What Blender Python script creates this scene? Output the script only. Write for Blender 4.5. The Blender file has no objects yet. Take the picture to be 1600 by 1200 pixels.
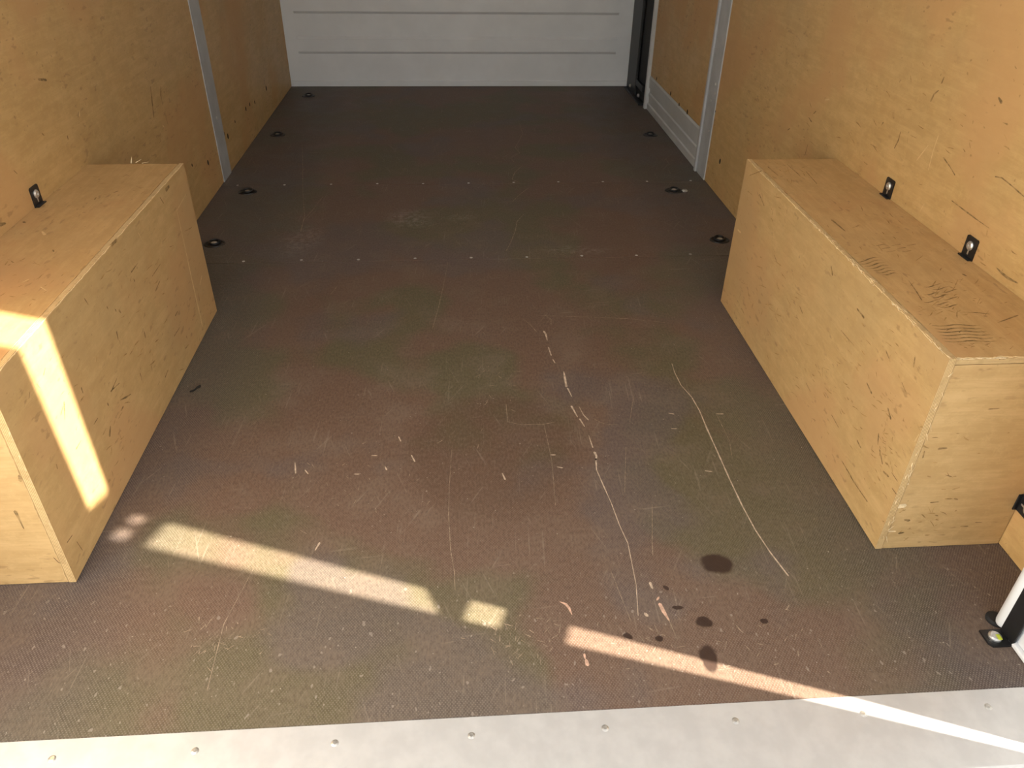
import bpy, bmesh, math, random
from mathutils import Vector, Matrix
random.seed(7)
scene = bpy.context.scene
COL = scene.collection

# ------------------------------------------------------------------ camera, sky, sun, exposure
CAM_LOC = Vector((0, 0, 0.988))
RIGHT = Vector((0.9975688, -0.06816822, 0.01447707))
DOWN = Vector((-0.02618089, -0.55911715, -0.82867519))
FWD = Vector((0.06458369, 0.8262815, -0.55954252))
cam_data = bpy.data.cameras.new('camera')
cam_data.sensor_width = 36.0
cam_data.lens = 27.0
cam_data.clip_start = 0.01
cam = bpy.data.objects.new('camera', cam_data)
COL.objects.link(cam)
m = Matrix.Identity(4)
for i, a in enumerate((RIGHT, -DOWN, -FWD)):
    for j in range(3):
        m[j][i] = a[j]
m.translation = CAM_LOC
cam.matrix_world = m
scene.camera = cam

SUN_EL = math.radians(42.0)
SUN_H = Vector((0.934, -0.356, 0)).normalized()          # horizontal direction towards the sun
world = bpy.data.worlds.new('sky'); scene.world = world
world.use_nodes = True
wn = world.node_tree; wn.nodes.clear()
sky = wn.nodes.new('ShaderNodeTexSky'); sky.sky_type = 'NISHITA'
sky.sun_disc = False; sky.sun_elevation = SUN_EL
sky.sun_rotation = math.atan2(SUN_H.x, SUN_H.y)
sky.air_density = 1.0; sky.dust_density = 2.0
hs = wn.nodes.new('ShaderNodeHueSaturation'); hs.inputs['Saturation'].default_value = 0.45
tint = wn.nodes.new('ShaderNodeMix'); tint.data_type = 'RGBA'; tint.blend_type = 'MULTIPLY'
tint.inputs[0].default_value = 1.0; tint.inputs[7].default_value = (1.0, 0.95, 0.86, 1)
bg = wn.nodes.new('ShaderNodeBackground'); bg.inputs['Strength'].default_value = 0.27
wo = wn.nodes.new('ShaderNodeOutputWorld')
wn.links.new(sky.outputs[0], hs.inputs['Color']); wn.links.new(hs.outputs[0], tint.inputs[6])
wn.links.new(tint.outputs[2], bg.inputs['Color']); wn.links.new(bg.outputs[0], wo.inputs[0])

sun_data = bpy.data.lights.new('sun', 'SUN')
sun_data.energy = 12.5; sun_data.angle = math.radians(0.53); sun_data.color = (1.0, 0.915, 0.77)
sun = bpy.data.objects.new('sun', sun_data); COL.objects.link(sun)
to_sun = (SUN_H * math.cos(SUN_EL) + Vector((0, 0, math.sin(SUN_EL)))).normalized()
sun.rotation_euler = to_sun.to_track_quat('Z', 'Y').to_euler()
sun.location = (6, -3, 5)

vs = scene.view_settings
vs.view_transform = 'Standard'; vs.look = 'None'; vs.gamma = 1.0; vs.use_curve_mapping = False
vs.exposure = 1.04

# ------------------------------------------------------------------ main dimensions (metres)
XL, XR = -0.860, 0.944          # inner faces of the plywood linings
Y_REAR, Y_FRONT = 0.632, 4.32   # rear floor edge, bulkhead
BOX_H = 0.396
BOX_Y0, BOX_Y1 = 0.910, 1.837
XBL, XBR = -0.641, 0.716        # aisle faces of the wheel arch boxes

def surf(px, py, axis, val):
    """a mark seen in the photograph, on the real surface (axis = val) it lies on"""
    d = RIGHT * ((px - 800) / 1200.0) + DOWN * ((py - 601) / 1200.0) + FWD
    return CAM_LOC + d * ((val - CAM_LOC[axis]) / d[axis])

# ------------------------------------------------------------------ node helpers
class NT:
    def __init__(s, name):
        s.mat = bpy.data.materials.new(name); s.mat.use_nodes = True
        s.t = s.mat.node_tree; s.bsdf = s.t.nodes['Principled BSDF']
        s.tc = s.t.nodes.new('ShaderNodeTexCoord')
        s.obj = s.tc.outputs['Object']
    def set(s, sock, v):
        if hasattr(v, 'links') or isinstance(v, bpy.types.NodeSocket): s.t.links.new(v, sock)
        elif isinstance(v, (tuple, list)) and len(v) == 3 and sock.type == 'RGBA': sock.default_value = (*v, 1)
        else: sock.default_value = v
    def math(s, op, a, b=0.0, clamp=False):
        n = s.t.nodes.new('ShaderNodeMath'); n.operation = op; n.use_clamp = clamp
        s.set(n.inputs[0], a); s.set(n.inputs[1], b); return n.outputs[0]
    def mix(s, f, a, b, blend='MIX'):
        n = s.t.nodes.new('ShaderNodeMix'); n.data_type = 'RGBA'; n.blend_type = blend
        s.set(n.inputs[0], f); s.set(n.inputs[6], a); s.set(n.inputs[7], b); return n.outputs[2]
    def map(s, scale=(1, 1, 1), rot=(0, 0, 0), loc=(0, 0, 0), vec=None):
        n = s.t.nodes.new('ShaderNodeMapping'); s.set(n.inputs[0], vec or s.obj)
        n.inputs['Scale'].default_value = scale; n.inputs['Rotation'].default_value = rot; n.inputs['Location'].default_value = loc
        return n.outputs[0]
    def noise(s, vec, scale, detail=3, rough=0.55, dist=0.0, color=False):
        n = s.t.nodes.new('ShaderNodeTexNoise'); s.set(n.inputs['Vector'], vec)
        n.inputs['Scale'].default_value = scale; n.inputs['Detail'].default_value = detail
        n.inputs['Roughness'].default_value = rough; n.inputs['Distortion'].default_value = dist
        return n.outputs[1 if color else 0]
    def ramp(s, f, lo, hi, a=0.0, b=1.0):
        n = s.t.nodes.new('ShaderNodeMapRange'); n.interpolation_type = 'SMOOTHSTEP'
        s.set(n.inputs[0], f); n.inputs[1].default_value = lo; n.inputs[2].default_value = hi
        n.inputs[3].default_value = a; n.inputs[4].default_value = b; return n.outputs[0]
    def wave(s, vec, scale, dist=0.0, axis='X', detail=2, dscale=1.0):
        n = s.t.nodes.new('ShaderNodeTexWave'); n.wave_type = 'BANDS'; n.bands_direction = axis
        s.set(n.inputs['Vector'], vec); n.inputs['Scale'].default_value = scale
        n.inputs['Distortion'].default_value = dist; n.inputs['Detail'].default_value = detail
        n.inputs['Detail Scale'].default_value = dscale
        return n.outputs['Fac']
    def ellipse(s, cx, cy, rx, ry, vec, soft=0.35):
        """1 inside, 0 outside"""
        mm = s.map(scale=(1 / rx, 1 / ry, 0.0), loc=(-cx / rx, -cy / ry, 0), vec=vec)
        n = s.t.nodes.new('ShaderNodeVectorMath'); n.operation = 'LENGTH'; s.set(n.inputs[0], mm)
        return s.ramp(n.outputs['Value'], 1 - soft, 1 + soft, 1.0, 0.0)
    def bump(s, h, strength, dist=0.002):
        n = s.t.nodes.new('ShaderNodeBump'); n.inputs['Strength'].default_value = strength
        n.inputs['Distance'].default_value = dist; s.set(n.inputs['Height'], h)
        s.t.links.new(n.outputs[0], s.bsdf.inputs['Normal'])
    def out(s, col, rough=0.5, metal=0.0, spec=0.5):
        s.set(s.bsdf.inputs['Base Color'], col); s.set(s.bsdf.inputs['Roughness'], rough)
        s.set(s.bsdf.inputs['Metallic'], metal); s.bsdf.inputs['Specular IOR Level'].default_value = spec
        return s.mat

def ply_material(name, along, across, face, base, seed=0.0, stain=0.5):
    """birch plywood: grain runs along axis `along`; `face` is the axis normal to the sheet"""
    t = NT(name)
    sc = [1, 1, 1]; sc[along] = 1.0; sc[across] = 9.0; sc[face] = 0.2
    v = t.map(scale=tuple(sc), loc=(seed, seed * 1.7, seed * 0.6))
    grain = t.noise(v, 6.0, 5, 0.6, 0.6)
    fine = t.noise(t.map(scale=tuple(x * (1.0 if i == along else 4.0) for i, x in enumerate(sc))), 14.0, 3, 0.6)
    big = t.noise(t.map(loc=(seed * 3, seed, 0)), 3.2, 3, 0.5)
    b = Vector(base)
    light = tuple(min(1, x * 1.06) for x in b); dark = (b.x * 0.94, b.y * 0.91, b.z * 0.86)
    col = t.mix(t.ramp(grain, 0.35, 0.68), dark, light)
    mott = t.noise(t.map(scale=tuple(1.0 if i == along else (2.2 if i == across else 0.3) for i in range(3)), loc=(seed, 7, 1)), 17.0, 6, 0.7)
    col = t.mix(t.math('MULTIPLY', t.ramp(mott, 0.40, 0.64), 0.55), col, (b.x * 0.80, b.y * 0.765, b.z * 0.68))
    mot2 = t.noise(t.map(loc=(seed, 3, 9)), 48.0, 5, 0.75)
    col = t.mix(t.math('MULTIPLY', t.ramp(mot2, 0.50, 0.70), 0.45), col, (min(1, b.x * 1.12), min(1, b.y * 1.13), b.z * 1.15))
    col = t.mix(t.math('MULTIPLY', t.ramp(fine, 0.45, 0.7), 0.25), col, (b.x * 0.80, b.y * 0.74, b.z * 0.62))
    pink = (b.x * 0.97, b.y * 0.86, b.z * 0.85)
    col = t.mix(t.math('MULTIPLY', t.ramp(big, 0.46, 0.60), 0.75), col, pink)
    grey = t.noise(t.map(loc=(seed * 5 + 3, 1, seed)), 2.1, 4, 0.6)
    col = t.mix(t.math('MULTIPLY', t.ramp(grey, 0.5, 0.75), stain), col, (b.x * 0.72, b.y * 0.76, b.z * 0.80))
    # short dark scuffs and grime rubbed into the face
    v2 = t.map(scale=tuple(1.0 if i == along else (2.6 if i == across else 0.2) for i in range(3)), rot=tuple(0.6 if i == face else 0 for i in range(3)), loc=(seed, 2, seed))
    sm = t.noise(v2, 34.0, 2, 0.5); gate = t.noise(t.map(loc=(seed, seed, 4)), 5.0, 2, 0.5)
    sm = t.math('MULTIPLY', t.ramp(sm, 0.60, 0.70), t.ramp(gate, 0.46, 0.60))
    col = t.mix(t.math('MULTIPLY', sm, 0.45), col, (b.x * 0.42, b.y * 0.36, b.z * 0.30))
    sp = t.noise(t.map(loc=(1, seed, seed)), 95.0, 1, 0.5)
    col = t.mix(t.math('MULTIPLY', t.ramp(sp, 0.74, 0.80), 0.5), col, (b.x * 0.4, b.y * 0.33, b.z * 0.28))
    t.bump(t.math('ADD', grain, t.math('MULTIPLY', fine, 0.4)), 0.12, 0.001)
    return t.out(col, t.ramp(big, 0.3, 0.7, 0.42, 0.58), 0, 0.35)

def edge_material(name, axis, base):
    """cut edge of plywood: thin plies stacked along `axis`"""
    t = NT(name)
    w = t.wave(t.map(), 1.0 / 0.0036 / 2 / math.pi * math.pi, 0.6, 'XYZ'[axis], 2, 30.0)
    n = t.noise(t.map(), 60.0, 3, 0.6)
    b = Vector(base)
    col = t.mix(t.ramp(w, 0.3, 0.7), (b.x * 0.70, b.y * 0.64, b.z * 0.55), tuple(min(1, x * 1.15) for x in b))
    col = t.mix(t.math('MULTIPLY', t.ramp(n, 0.48, 0.68), 0.4), col, (b.x * 0.6, b.y * 0.54, b.z * 0.46))
    t.bump(n, 0.5, 0.002)
    return t.out(col, 0.75, 0, 0.2)

def plain(name, col, rough=0.5, metal=0.0, spec=0.5, var=0.08, scale=30.0):
    t = NT(name)
    n = t.noise(t.map(), scale, 3, 0.6)
    c = t.mix(t.ramp(n, 0.35, 0.7), tuple(x * (1 - var) for x in col), tuple(min(1, x * (1 + var)) for x in col))
    return t.out(c, rough, metal, spec)

def floor_material():
    t = NT('phenolic_floor')
    warp = t.noise(t.map(), 3.0, 4, 0.6, color=True)
    vw = t.t.nodes.new('ShaderNodeVectorMath'); vw.operation = 'MULTIPLY_ADD'
    t.t.links.new(warp, vw.inputs[0]); vw.inputs[1].default_value = (0.16, 0.16, 0); vw.inputs[2].default_value = (0, 0, 0)
    add = t.t.nodes.new('ShaderNodeVectorMath'); add.operation = 'ADD'
    t.t.links.new(t.obj, add.inputs[0]); t.t.links.new(vw.outputs[0], add.inputs[1])
    sub = t.t.nodes.new('ShaderNodeVectorMath'); sub.operation = 'SUBTRACT'
    t.t.links.new(add.outputs[0], sub.inputs[0]); sub.inputs[1].default_value = (0.08, 0.08, 0)
    W = sub.outputs[0]                                      # gently wandering coordinates
    big = t.noise(t.map(loc=(3.1, 0.4, 0)), 2.3, 3, 0.5)
    big2 = t.noise(t.map(loc=(9.1, 4.4, 0)), 2.8, 3, 0.5)
    mid = t.noise(t.map(), 9.0, 5, 0.65)
    red = (0.148, 0.090, 0.061); olive = (0.116, 0.096, 0.052); grey = (0.122, 0.094, 0.084)
    col = t.mix(t.ramp(big, 0.46, 0.56), red, olive)
    col = t.mix(t.math('MULTIPLY', t.ramp(big2, 0.52, 0.62), 0.7), col, grey)
    # the strips along the walls turn cooler and darker than the aisle
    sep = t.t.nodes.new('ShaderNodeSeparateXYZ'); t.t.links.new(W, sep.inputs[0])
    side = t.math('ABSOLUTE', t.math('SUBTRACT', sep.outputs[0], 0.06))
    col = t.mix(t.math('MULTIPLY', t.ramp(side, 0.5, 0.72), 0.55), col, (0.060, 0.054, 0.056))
    wear = t.math('MULTIPLY', t.ramp(mid, 0.42, 0.72), 0.45)
    col = t.mix(wear, col, (0.205, 0.152, 0.112))
    # brown polished patch in the middle of the aisle
    e = t.ellipse(0.06, 1.22, 0.16, 0.19, W, 0.18)
    col = t.mix(t.math('MULTIPLY', e, 0.45), col, (0.100, 0.056, 0.033))
    # hair-fine scratches, mostly lengthwise, some crossing
    fine = None
    for rot, sy, sc, lo in ((0.05, 0.035, 190, 0.68), (0.5, 0.05, 150, 0.70), (-0.35, 0.04, 170, 0.70), (1.45, 0.06, 120, 0.72)):
        n = t.noise(t.map(scale=(1, sy, 1), rot=(0, 0, 0), vec=t.map(rot=(0, 0, rot))), sc, 1, 0.4)
        n = t.ramp(n, lo, lo + 0.06)
        fine = n if fine is None else t.math('MAXIMUM', fine, n)
    fine = t.math('MULTIPLY', fine, t.ramp(mid, 0.36, 0.62))
    col = t.mix(t.math('MULTIPLY', fine, 0.26), col, (0.36, 0.29, 0.23))
    micro = t.noise(t.map(scale=(1, 0.45, 1)), 230.0, 3, 0.7)
    col = t.mix(t.math('MULTIPLY', t.ramp(micro, 0.46, 0.66), 0.26), col, (0.23, 0.172, 0.128))
    col = t.mix(t.math('MULTIPLY', t.ramp(micro, 0.50, 0.34), 0.32), col, (0.055, 0.038, 0.028))
    # anti-slip pattern pressed into the film
    wa = t.wave(t.map(rot=(0, 0, math.radians(38))), 84.0, 0.0, 'X', 0)
    wb = t.wave(t.map(rot=(0, 0, math.radians(-38))), 84.0, 0.0, 'X', 0)
    dots = t.math('MULTIPLY', wa, wb)
    yv = t.ramp(sep.outputs[1], 1.35, 0.75)
    gate = t.math('MULTIPLY', t.math('MAXIMUM', t.ramp(side, 0.42, 0.62), t.math('MULTIPLY', yv, 0.8)), t.ramp(mid, 0.68, 0.42))
    col = t.mix(t.math('MULTIPLY', t.math('MULTIPLY', t.ramp(dots, 0.3, 0.7), gate), 0.55), col, (0.27, 0.23, 0.20))
    speck = t.noise(t.map(), 170.0, 1, 0.5)
    col = t.mix(t.math('MULTIPLY', t.ramp(speck, 0.74, 0.79), 0.6), col, (0.42, 0.37, 0.31))
    grit = t.noise(t.map(rot=(0, 0, 0.4), scale=(1, 0.6, 1)), 120.0, 1, 0.5)
    col = t.mix(t.math('MULTIPLY', t.math('MULTIPLY', t.ramp(grit, 0.70, 0.74), t.ramp(sep.outputs[1], 1.0, 0.78)), 0.5), col, (0.36, 0.31, 0.26))
    # wet drips by the rear edge
    wet = None
    w2 = t.noise(t.map(), 22.0, 3, 0.6, color=True)
    v3 = t.t.nodes.new('ShaderNodeVectorMath'); v3.operation = 'MULTIPLY_ADD'
    t.t.links.new(w2, v3.inputs[0]); v3.inputs[1].default_value = (0.024, 0.024, 0); t.t.links.new(t.obj, v3.inputs[2])
    o = 0.012
    for cx, cy, rx, ry in ((0.428, 0.892, 0.029, 0.024), (0.338, 0.800, 0.010, 0.004), (0.371, 0.771, 0.011, 0.010), (0.361, 0.706, 0.014, 0.022),
                           (0.245, 0.757, 0.007, 0.007), (0.292, 0.745, 0.007, 0.006), (0.470, 0.770, 0.006, 0.005), (0.325, 0.846, 0.005, 0.005)):
        q = t.ellipse(cx + o, cy + o, rx, ry, v3.outputs[0], 0.16)
        wet = q if wet is None else t.math('MAXIMUM', wet, q)
    col = t.mix(t.math('MULTIPLY', wet, 0.92), col, (0.040, 0.022, 0.016))
    # rubbed dull white patches
    for cx, cy, rx, ry, f in ((-0.16, 2.47, 0.07, 0.07, 0.30), (-0.50, 2.30, 0.05, 0.10, 0.22), (0.02, 2.48, 0.05, 0.03, 0.2), (0.35, 2.19, 0.08, 0.025, 0.2)):
        q = t.math('MULTIPLY', t.ellipse(cx, cy, rx, ry, W, 0.6), t.ramp(t.noise(t.map(), 60.0, 4, 0.7), 0.42, 0.62))
        col = t.mix(t.math('MULTIPLY', q, f), col, (0.45, 0.40, 0.36))
    hgt = t.math('ADD', t.math('MULTIPLY', t.math('MULTIPLY', dots, gate), 0.8), t.math('MULTIPLY', fine, -0.6))
    t.bump(hgt, 0.35, 0.0008)
    r = t.math('SUBTRACT', t.ramp(mid, 0.3, 0.7, 0.50, 0.62), t.math('MULTIPLY', wet, 0.08))
    return t.out(col, r, 0, 0.28)

HONEY = (0.57, 0.385, 0.175)
M = {}
M['ply_side'] = ply_material('birch_ply_side', 1, 2, 0, HONEY, 0.0)
M['ply_wall'] = ply_material('birch_ply_wall', 1, 2, 0, (0.57, 0.378, 0.163), 2.3)
M['ply_top'] = ply_material('birch_ply_top', 1, 0, 2, (0.55, 0.352, 0.155), 4.1, 0.35)
M['ply_end'] = ply_material('birch_ply_end', 0, 2, 1, (0.59, 0.400, 0.188), 6.6, 0.3)
M['edge_x'] = edge_material('ply_edge_x', 0, (0.60, 0.43, 0.22))
M['edge_y'] = edge_material('ply_edge_y', 1, (0.60, 0.43, 0.22))
M['edge_z'] = edge_material('ply_edge_z', 2, (0.60, 0.43, 0.22))
M['floor'] = floor_material()
M['subfloor'] = plain('dark_subfloor', (0.012, 0.010, 0.009), 0.8)
M['white'] = plain('white_paint', (0.78, 0.79, 0.80), 0.32, 0, 0.5, 0.03, 6)
M['greypaint'] = plain('grey_metal_strip', (0.43, 0.44, 0.45), 0.45, 0, 0.5, 0.08, 14)
M['palegrey'] = plain('pale_door_paint', (0.52, 0.53, 0.53), 0.38, 0, 0.5, 0.05, 8)
M['alu'] = plain('worn_aluminium', (0.66, 0.65, 0.64), 0.5, 0.6, 0.5, 0.05, 25)
M['black'] = plain('black_steel', (0.012, 0.012, 0.013), 0.42, 0, 0.5, 0.2, 60)
M['rubber'] = plain('black_rubber', (0.016, 0.016, 0.017), 0.7, 0, 0.4, 0.2, 30)
M['zinc'] = plain('zinc_screw', (0.66, 0.65, 0.62), 0.34, 0.8, 0.5, 0.15, 200)
M['paintdab'] = plain('yellow_green_paint', (0.55, 0.62, 0.05), 0.5)
M['scratch'] = plain('bare_wood_scratch', (0.55, 0.43, 0.32), 0.8, 0, 0.2, 0.25, 120)
M['scratch_dim'] = plain('dull_scratch', (0.30, 0.23, 0.165), 0.8, 0, 0.2, 0.35, 120)
M['gouge_pink'] = plain('torn_film_wood', (0.62, 0.40, 0.29), 0.8, 0, 0.2, 0.2, 120)
M['scuff'] = plain('dark_scuff', (0.30, 0.195, 0.085), 0.7, 0, 0.2, 0.4, 90)
M['scuff_pale'] = plain('pale_scuff', (0.68, 0.50, 0.26), 0.7, 0, 0.2, 0.1, 90)
M['hole'] = plain('hole_shadow', (0.012, 0.009, 0.006), 0.9)
M['splinter'] = plain('fresh_splinter', (0.78, 0.62, 0.38), 0.7, 0, 0.2, 0.15, 150)
M['asphalt'] = plain('asphalt', (0.13, 0.122, 0.112), 0.9, 0, 0.3, 0.25, 40)

# ------------------------------------------------------------------ object helpers
def tag(o, label=None, cat=None, group=None, kind=None):
    for k, v in (('label', label), ('category', cat), ('group', group), ('kind', kind)):
        if v: o[k] = v
    return o

def link(name, me, mats, parent=None, loc=None):
    if isinstance(mats, str): mats = (mats,)
    if not me.materials:
        for k in mats: me.materials.append(M[k])
    o = bpy.data.objects.new(name, me); COL.objects.link(o)
    if parent: o.parent = parent
    if loc is not None: o.location = loc
    return o

def empty(name, loc=(0, 0, 0), rz=0.0):
    o = bpy.data.objects.new(name, None); COL.objects.link(o)
    o.location = loc; o.rotation_euler = (0, 0, rz); o.empty_display_size = 0.05
    return o

def bm_mesh(bm, name, smooth=False):
    bmesh.ops.recalc_face_normals(bm, faces=bm.faces)
    me = bpy.data.meshes.new(name); bm.to_mesh(me); bm.free()
    if smooth:
        for p in me.polygons: p.use_smooth = True
    return me

def add_box(bm, a, b, bev=0.0, seg=1):
    r = bmesh.ops.create_cube(bm, size=1.0)
    vsx = r['verts']
    for v in vsx:
        v.co = Vector([a[i] + (v.co[i] + 0.5) * (b[i] - a[i]) for i in range(3)])
    if bev > 0:
        es = list({e for v in vsx for e in v.link_edges})
        bmesh.ops.bevel(bm, geom=es, offset=bev, segments=seg, affect='EDGES', profile=0.5)

def box(name, a, b, mats, parent=None, bev=0.0, seg=1, loc=None):
    bm = bmesh.new(); add_box(bm, a, b, bev, seg)
    return link(name, bm_mesh(bm, name), mats, parent, loc)

def add_prism(bm, poly, axis, h0, h1, bev=0.0):
    """closed polygon (two coordinates, axes other than `axis` in order) extruded along axis"""
    def P(p, h):
        c = list(p); c.insert(axis, h); return Vector(c)
    lo = [bm.verts.new(P(p, h0)) for p in poly]; hi = [bm.verts.new(P(p, h1)) for p in poly]
    n = len(poly)
    fs = [bm.faces.new(lo), bm.faces.new(hi)]
    for i in range(n): fs.append(bm.faces.new((lo[i], lo[(i + 1) % n], hi[(i + 1) % n], hi[i])))
    if bev:
        es = list({e for f in fs for e in f.edges})
        bmesh.ops.bevel(bm, geom=es, offset=bev, segments=2, affect='EDGES', profile=0.5)

def prism(name, poly, axis, h0, h1, mats, parent=None, bev=0.0):
    bm = bmesh.new(); add_prism(bm, poly, axis, h0, h1, bev)
    return link(name, bm_mesh(bm, name), mats, parent)

def add_lathe(bm, prof, seg=20, axis=2, at=(0, 0, 0)):
    rings = []
    for r, h in prof:
        ring = []
        for k in range(seg):
            a = 2 * math.pi * k / seg
            c = [r * math.cos(a), r * math.sin(a)]; c.insert(axis, h)
            ring.append(bm.verts.new(Vector(c) + Vector(at)))
        rings.append(ring)
    for i in range(len(rings) - 1):
        for k in range(seg):
            bm.faces.new((rings[i][k], rings[i][(k + 1) % seg], rings[i + 1][(k + 1) % seg], rings[i + 1][k]))
    bm.faces.new(rings[0]); bm.faces.new(rings[-1])

def lathe(name, prof, mats, parent=None, seg=20, axis=2, at=(0, 0, 0), smooth=False):
    bm = bmesh.new(); add_lathe(bm, prof, seg, axis, at)
    return link(name, bm_mesh(bm, name, smooth), mats, parent)

def torus_mesh(name, R, r, seg=24, rs=8):
    bm = bmesh.new(); g = []
    for i in range(seg):
        a = 2 * math.pi * i / seg
        g.append([bm.verts.new(((R + r * math.cos(b)) * math.cos(a), (R + r * math.cos(b)) * math.sin(a), r * math.sin(b)))
                  for b in (2 * math.pi * j / rs for j in range(rs))])
    for i in range(seg):
        for j in range(rs):
            bm.faces.new((g[i][j], g[(i + 1) % seg][j], g[(i + 1) % seg][(j + 1) % rs], g[i][(j + 1) % rs]))
    return bm_mesh(bm, name, True)

def jag_panel(name, a, b, long_axis, thick_axis, jit, mats, parent, segs=150, cham=0.0015, seed=1, ends=True):
    """plywood sheet whose corners along the long axis are chipped; jit maps the (s,t) corner signs to a chip size"""
    rnd = random.Random(seed)
    other = [i for i in range(3) if i != long_axis]
    bm = bmesh.new(); rings = []
    base = [(-1, -1), (1, -1), (1, 1), (-1, 1)]
    walk = {c: 0.0 for c in base}
    for k in range(segs + 1):
        u = a[long_axis] + (b[long_axis] - a[long_axis]) * k / segs
        ring = []
        for idx, (s, q) in enumerate(base):
            amp = jit.get((s, q), 0.0)
            walk[(s, q)] = walk[(s, q)] * 0.6 + rnd.random() ** 3 * amp
            ch = cham + walk[(s, q)]
            ch2 = cham + walk[(s, q)] * rnd.uniform(0.4, 1.0)
            cx = b[other[0]] if s > 0 else a[other[0]]
            cy = b[other[1]] if q > 0 else a[other[1]]
            p1 = [cx - s * ch, cy]; p2 = [cx, cy - q * ch2]
            pair = [p2, p1] if s * q > 0 else [p1, p2]
            for p in pair:
                c = [0, 0, 0]; c[other[0]], c[other[1]], c[long_axis] = p[0], p[1], u
                ring.append(bm.verts.new(c))
        rings.append(ring)
    n = 8
    for k in range(segs):
        for i in range(n):
            bm.faces.new((rings[k][i], rings[k][(i + 1) % n], rings[k + 1][(i + 1) % n], rings[k + 1][i]))
    bm.faces.new(rings[0]); bm.faces.new(rings[-1])
    bmesh.ops.recalc_face_normals(bm, faces=bm.faces)
    for f in bm.faces:
        f.material_index = 0 if abs(f.normal[thick_axis]) > 0.95 else 1
    return link(name, bm_mesh(bm, name), mats, parent)

def add_ribbon(bm, pts, widths, normal, lift=0.0004, wob=0.25, rnd=random):
    """a flat mark lying on a surface along the given points"""
    # resample
    out = []
    for i in range(len(pts) - 1):
        a, b = pts[i], pts[i + 1]; wa, wb = widths[i], widths[i + 1]
        n = max(1, int((b - a).length / 0.012))
        for k in range(n):
            f = k / n; out.append((a.lerp(b, f), wa + (wb - wa) * f))
    out.append((pts[-1], widths[-1]))
    nrm = Vector(normal); prev = None
    for i, (p, w) in enumerate(out):
        q0 = out[max(0, i - 1)][0]; q1 = out[min(len(out) - 1, i + 1)][0]
        t = q1 - q0
        if t.length < 1e-9: continue
        s = nrm.cross(t.normalized())
        w = w * (1 + rnd.uniform(-wob, wob))
        L = bm.verts.new(p + s * w * 0.5 + nrm * lift); R = bm.verts.new(p - s * w * 0.5 + nrm * lift)
        if prev: bm.faces.new((prev[0], prev[1], R, L))
        prev = (L, R)

def mark(name, px, axis, val, normal, widths, mat, parent, lift=0.0004, off=Vector((0, 0, 0))):
    """one scratch or gouge seen in the photograph, laid on its surface; widths in mm"""
    pts = [surf(x, y, axis, val) - off for x, y in px]
    if not isinstance(widths, (list, tuple)): widths = [widths] * len(pts)
    widths = [w / 1000 for w in widths]
    d0 = (pts[0] - pts[1]).normalized() * 0.0025; d1 = (pts[-1] - pts[-2]).normalized() * 0.0025
    pts = [pts[0] + d0] + pts + [pts[-1] + d1]; widths = [widths[0] * 0.15] + widths + [widths[-1] * 0.15]
    bm = bmesh.new(); add_ribbon(bm, pts, widths, normal, lift)
    me = bpy.data.meshes.new(name); bm.to_mesh(me); bm.free()
    return link(name, me, mat, parent)

def copy_tree(o, parent=None):
    c = o.copy(); COL.objects.link(c); c.parent = parent
    for ch in [x for x in bpy.data.objects if x.parent == o]: copy_tree(ch, c)
    return c

# ------------------------------------------------------------------ the ground outside
g = box('ground', (-14, -14, -0.75), (14, 14, -0.62), 'asphalt')
tag(g, 'pale asphalt yard surface around the open van', 'ground', kind='structure')

# ------------------------------------------------------------------ floor
floor = box('floor', (-0.985, Y_REAR, -0.05), (0.985, 4.40, -0.0135), 'subfloor')
tag(floor, 'dark brown anti-slip plywood van floor, scratched and stained', 'floor', kind='structure')
SEAMS = (2.135, 2.797)
screw_bm = bmesh.new(); add_lathe(screw_bm, [(0.0045, -0.001), (0.0045, 0.0006), (0.0036, 0.0011), (0.0016, 0.0011), (0.0012, 0.0006)], 12)
SCREW = bm_mesh(screw_bm, 'floor_screw')
spans = [(Y_REAR, SEAMS[0] - 0.0012), (SEAMS[0] + 0.0012, SEAMS[1] - 0.0012), (SEAMS[1] + 0.0012, Y_FRONT + 0.01)]
panels = []
for y0, y1 in spans:
    panels.append(box('floor_panel', (XL - 0.02, y0, -0.0130), (XR + 0.02, y1, 0.0), 'floor', floor, 0.0004))
for i in range(10):
    o = link('screw', SCREW, 'zinc', panels[1], (-0.804 + 0.1695 * i if i < 20 else 0, SEAMS[0] + 0.014 + random.uniform(-0.003, 0.003), 0))
    o.location.x = -0.809 + 0.1692 * i
for i in range(11):
    link('screw', SCREW, 'zinc', panels[2], (-0.804 + 0.1694 * i, SEAMS[1] + 0.012 + random.uniform(-0.003, 0.003), 0))

def floor_mark(px, w, mat='scratch', name='scratch'):
    p = panels[0] if px[0][1] > 408 else (panels[1] if px[0][1] > 293 else panels[2])
    return mark(name, px, 2, 0.0, (0, 0, 1), w, mat, p, 0.0004)
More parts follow.
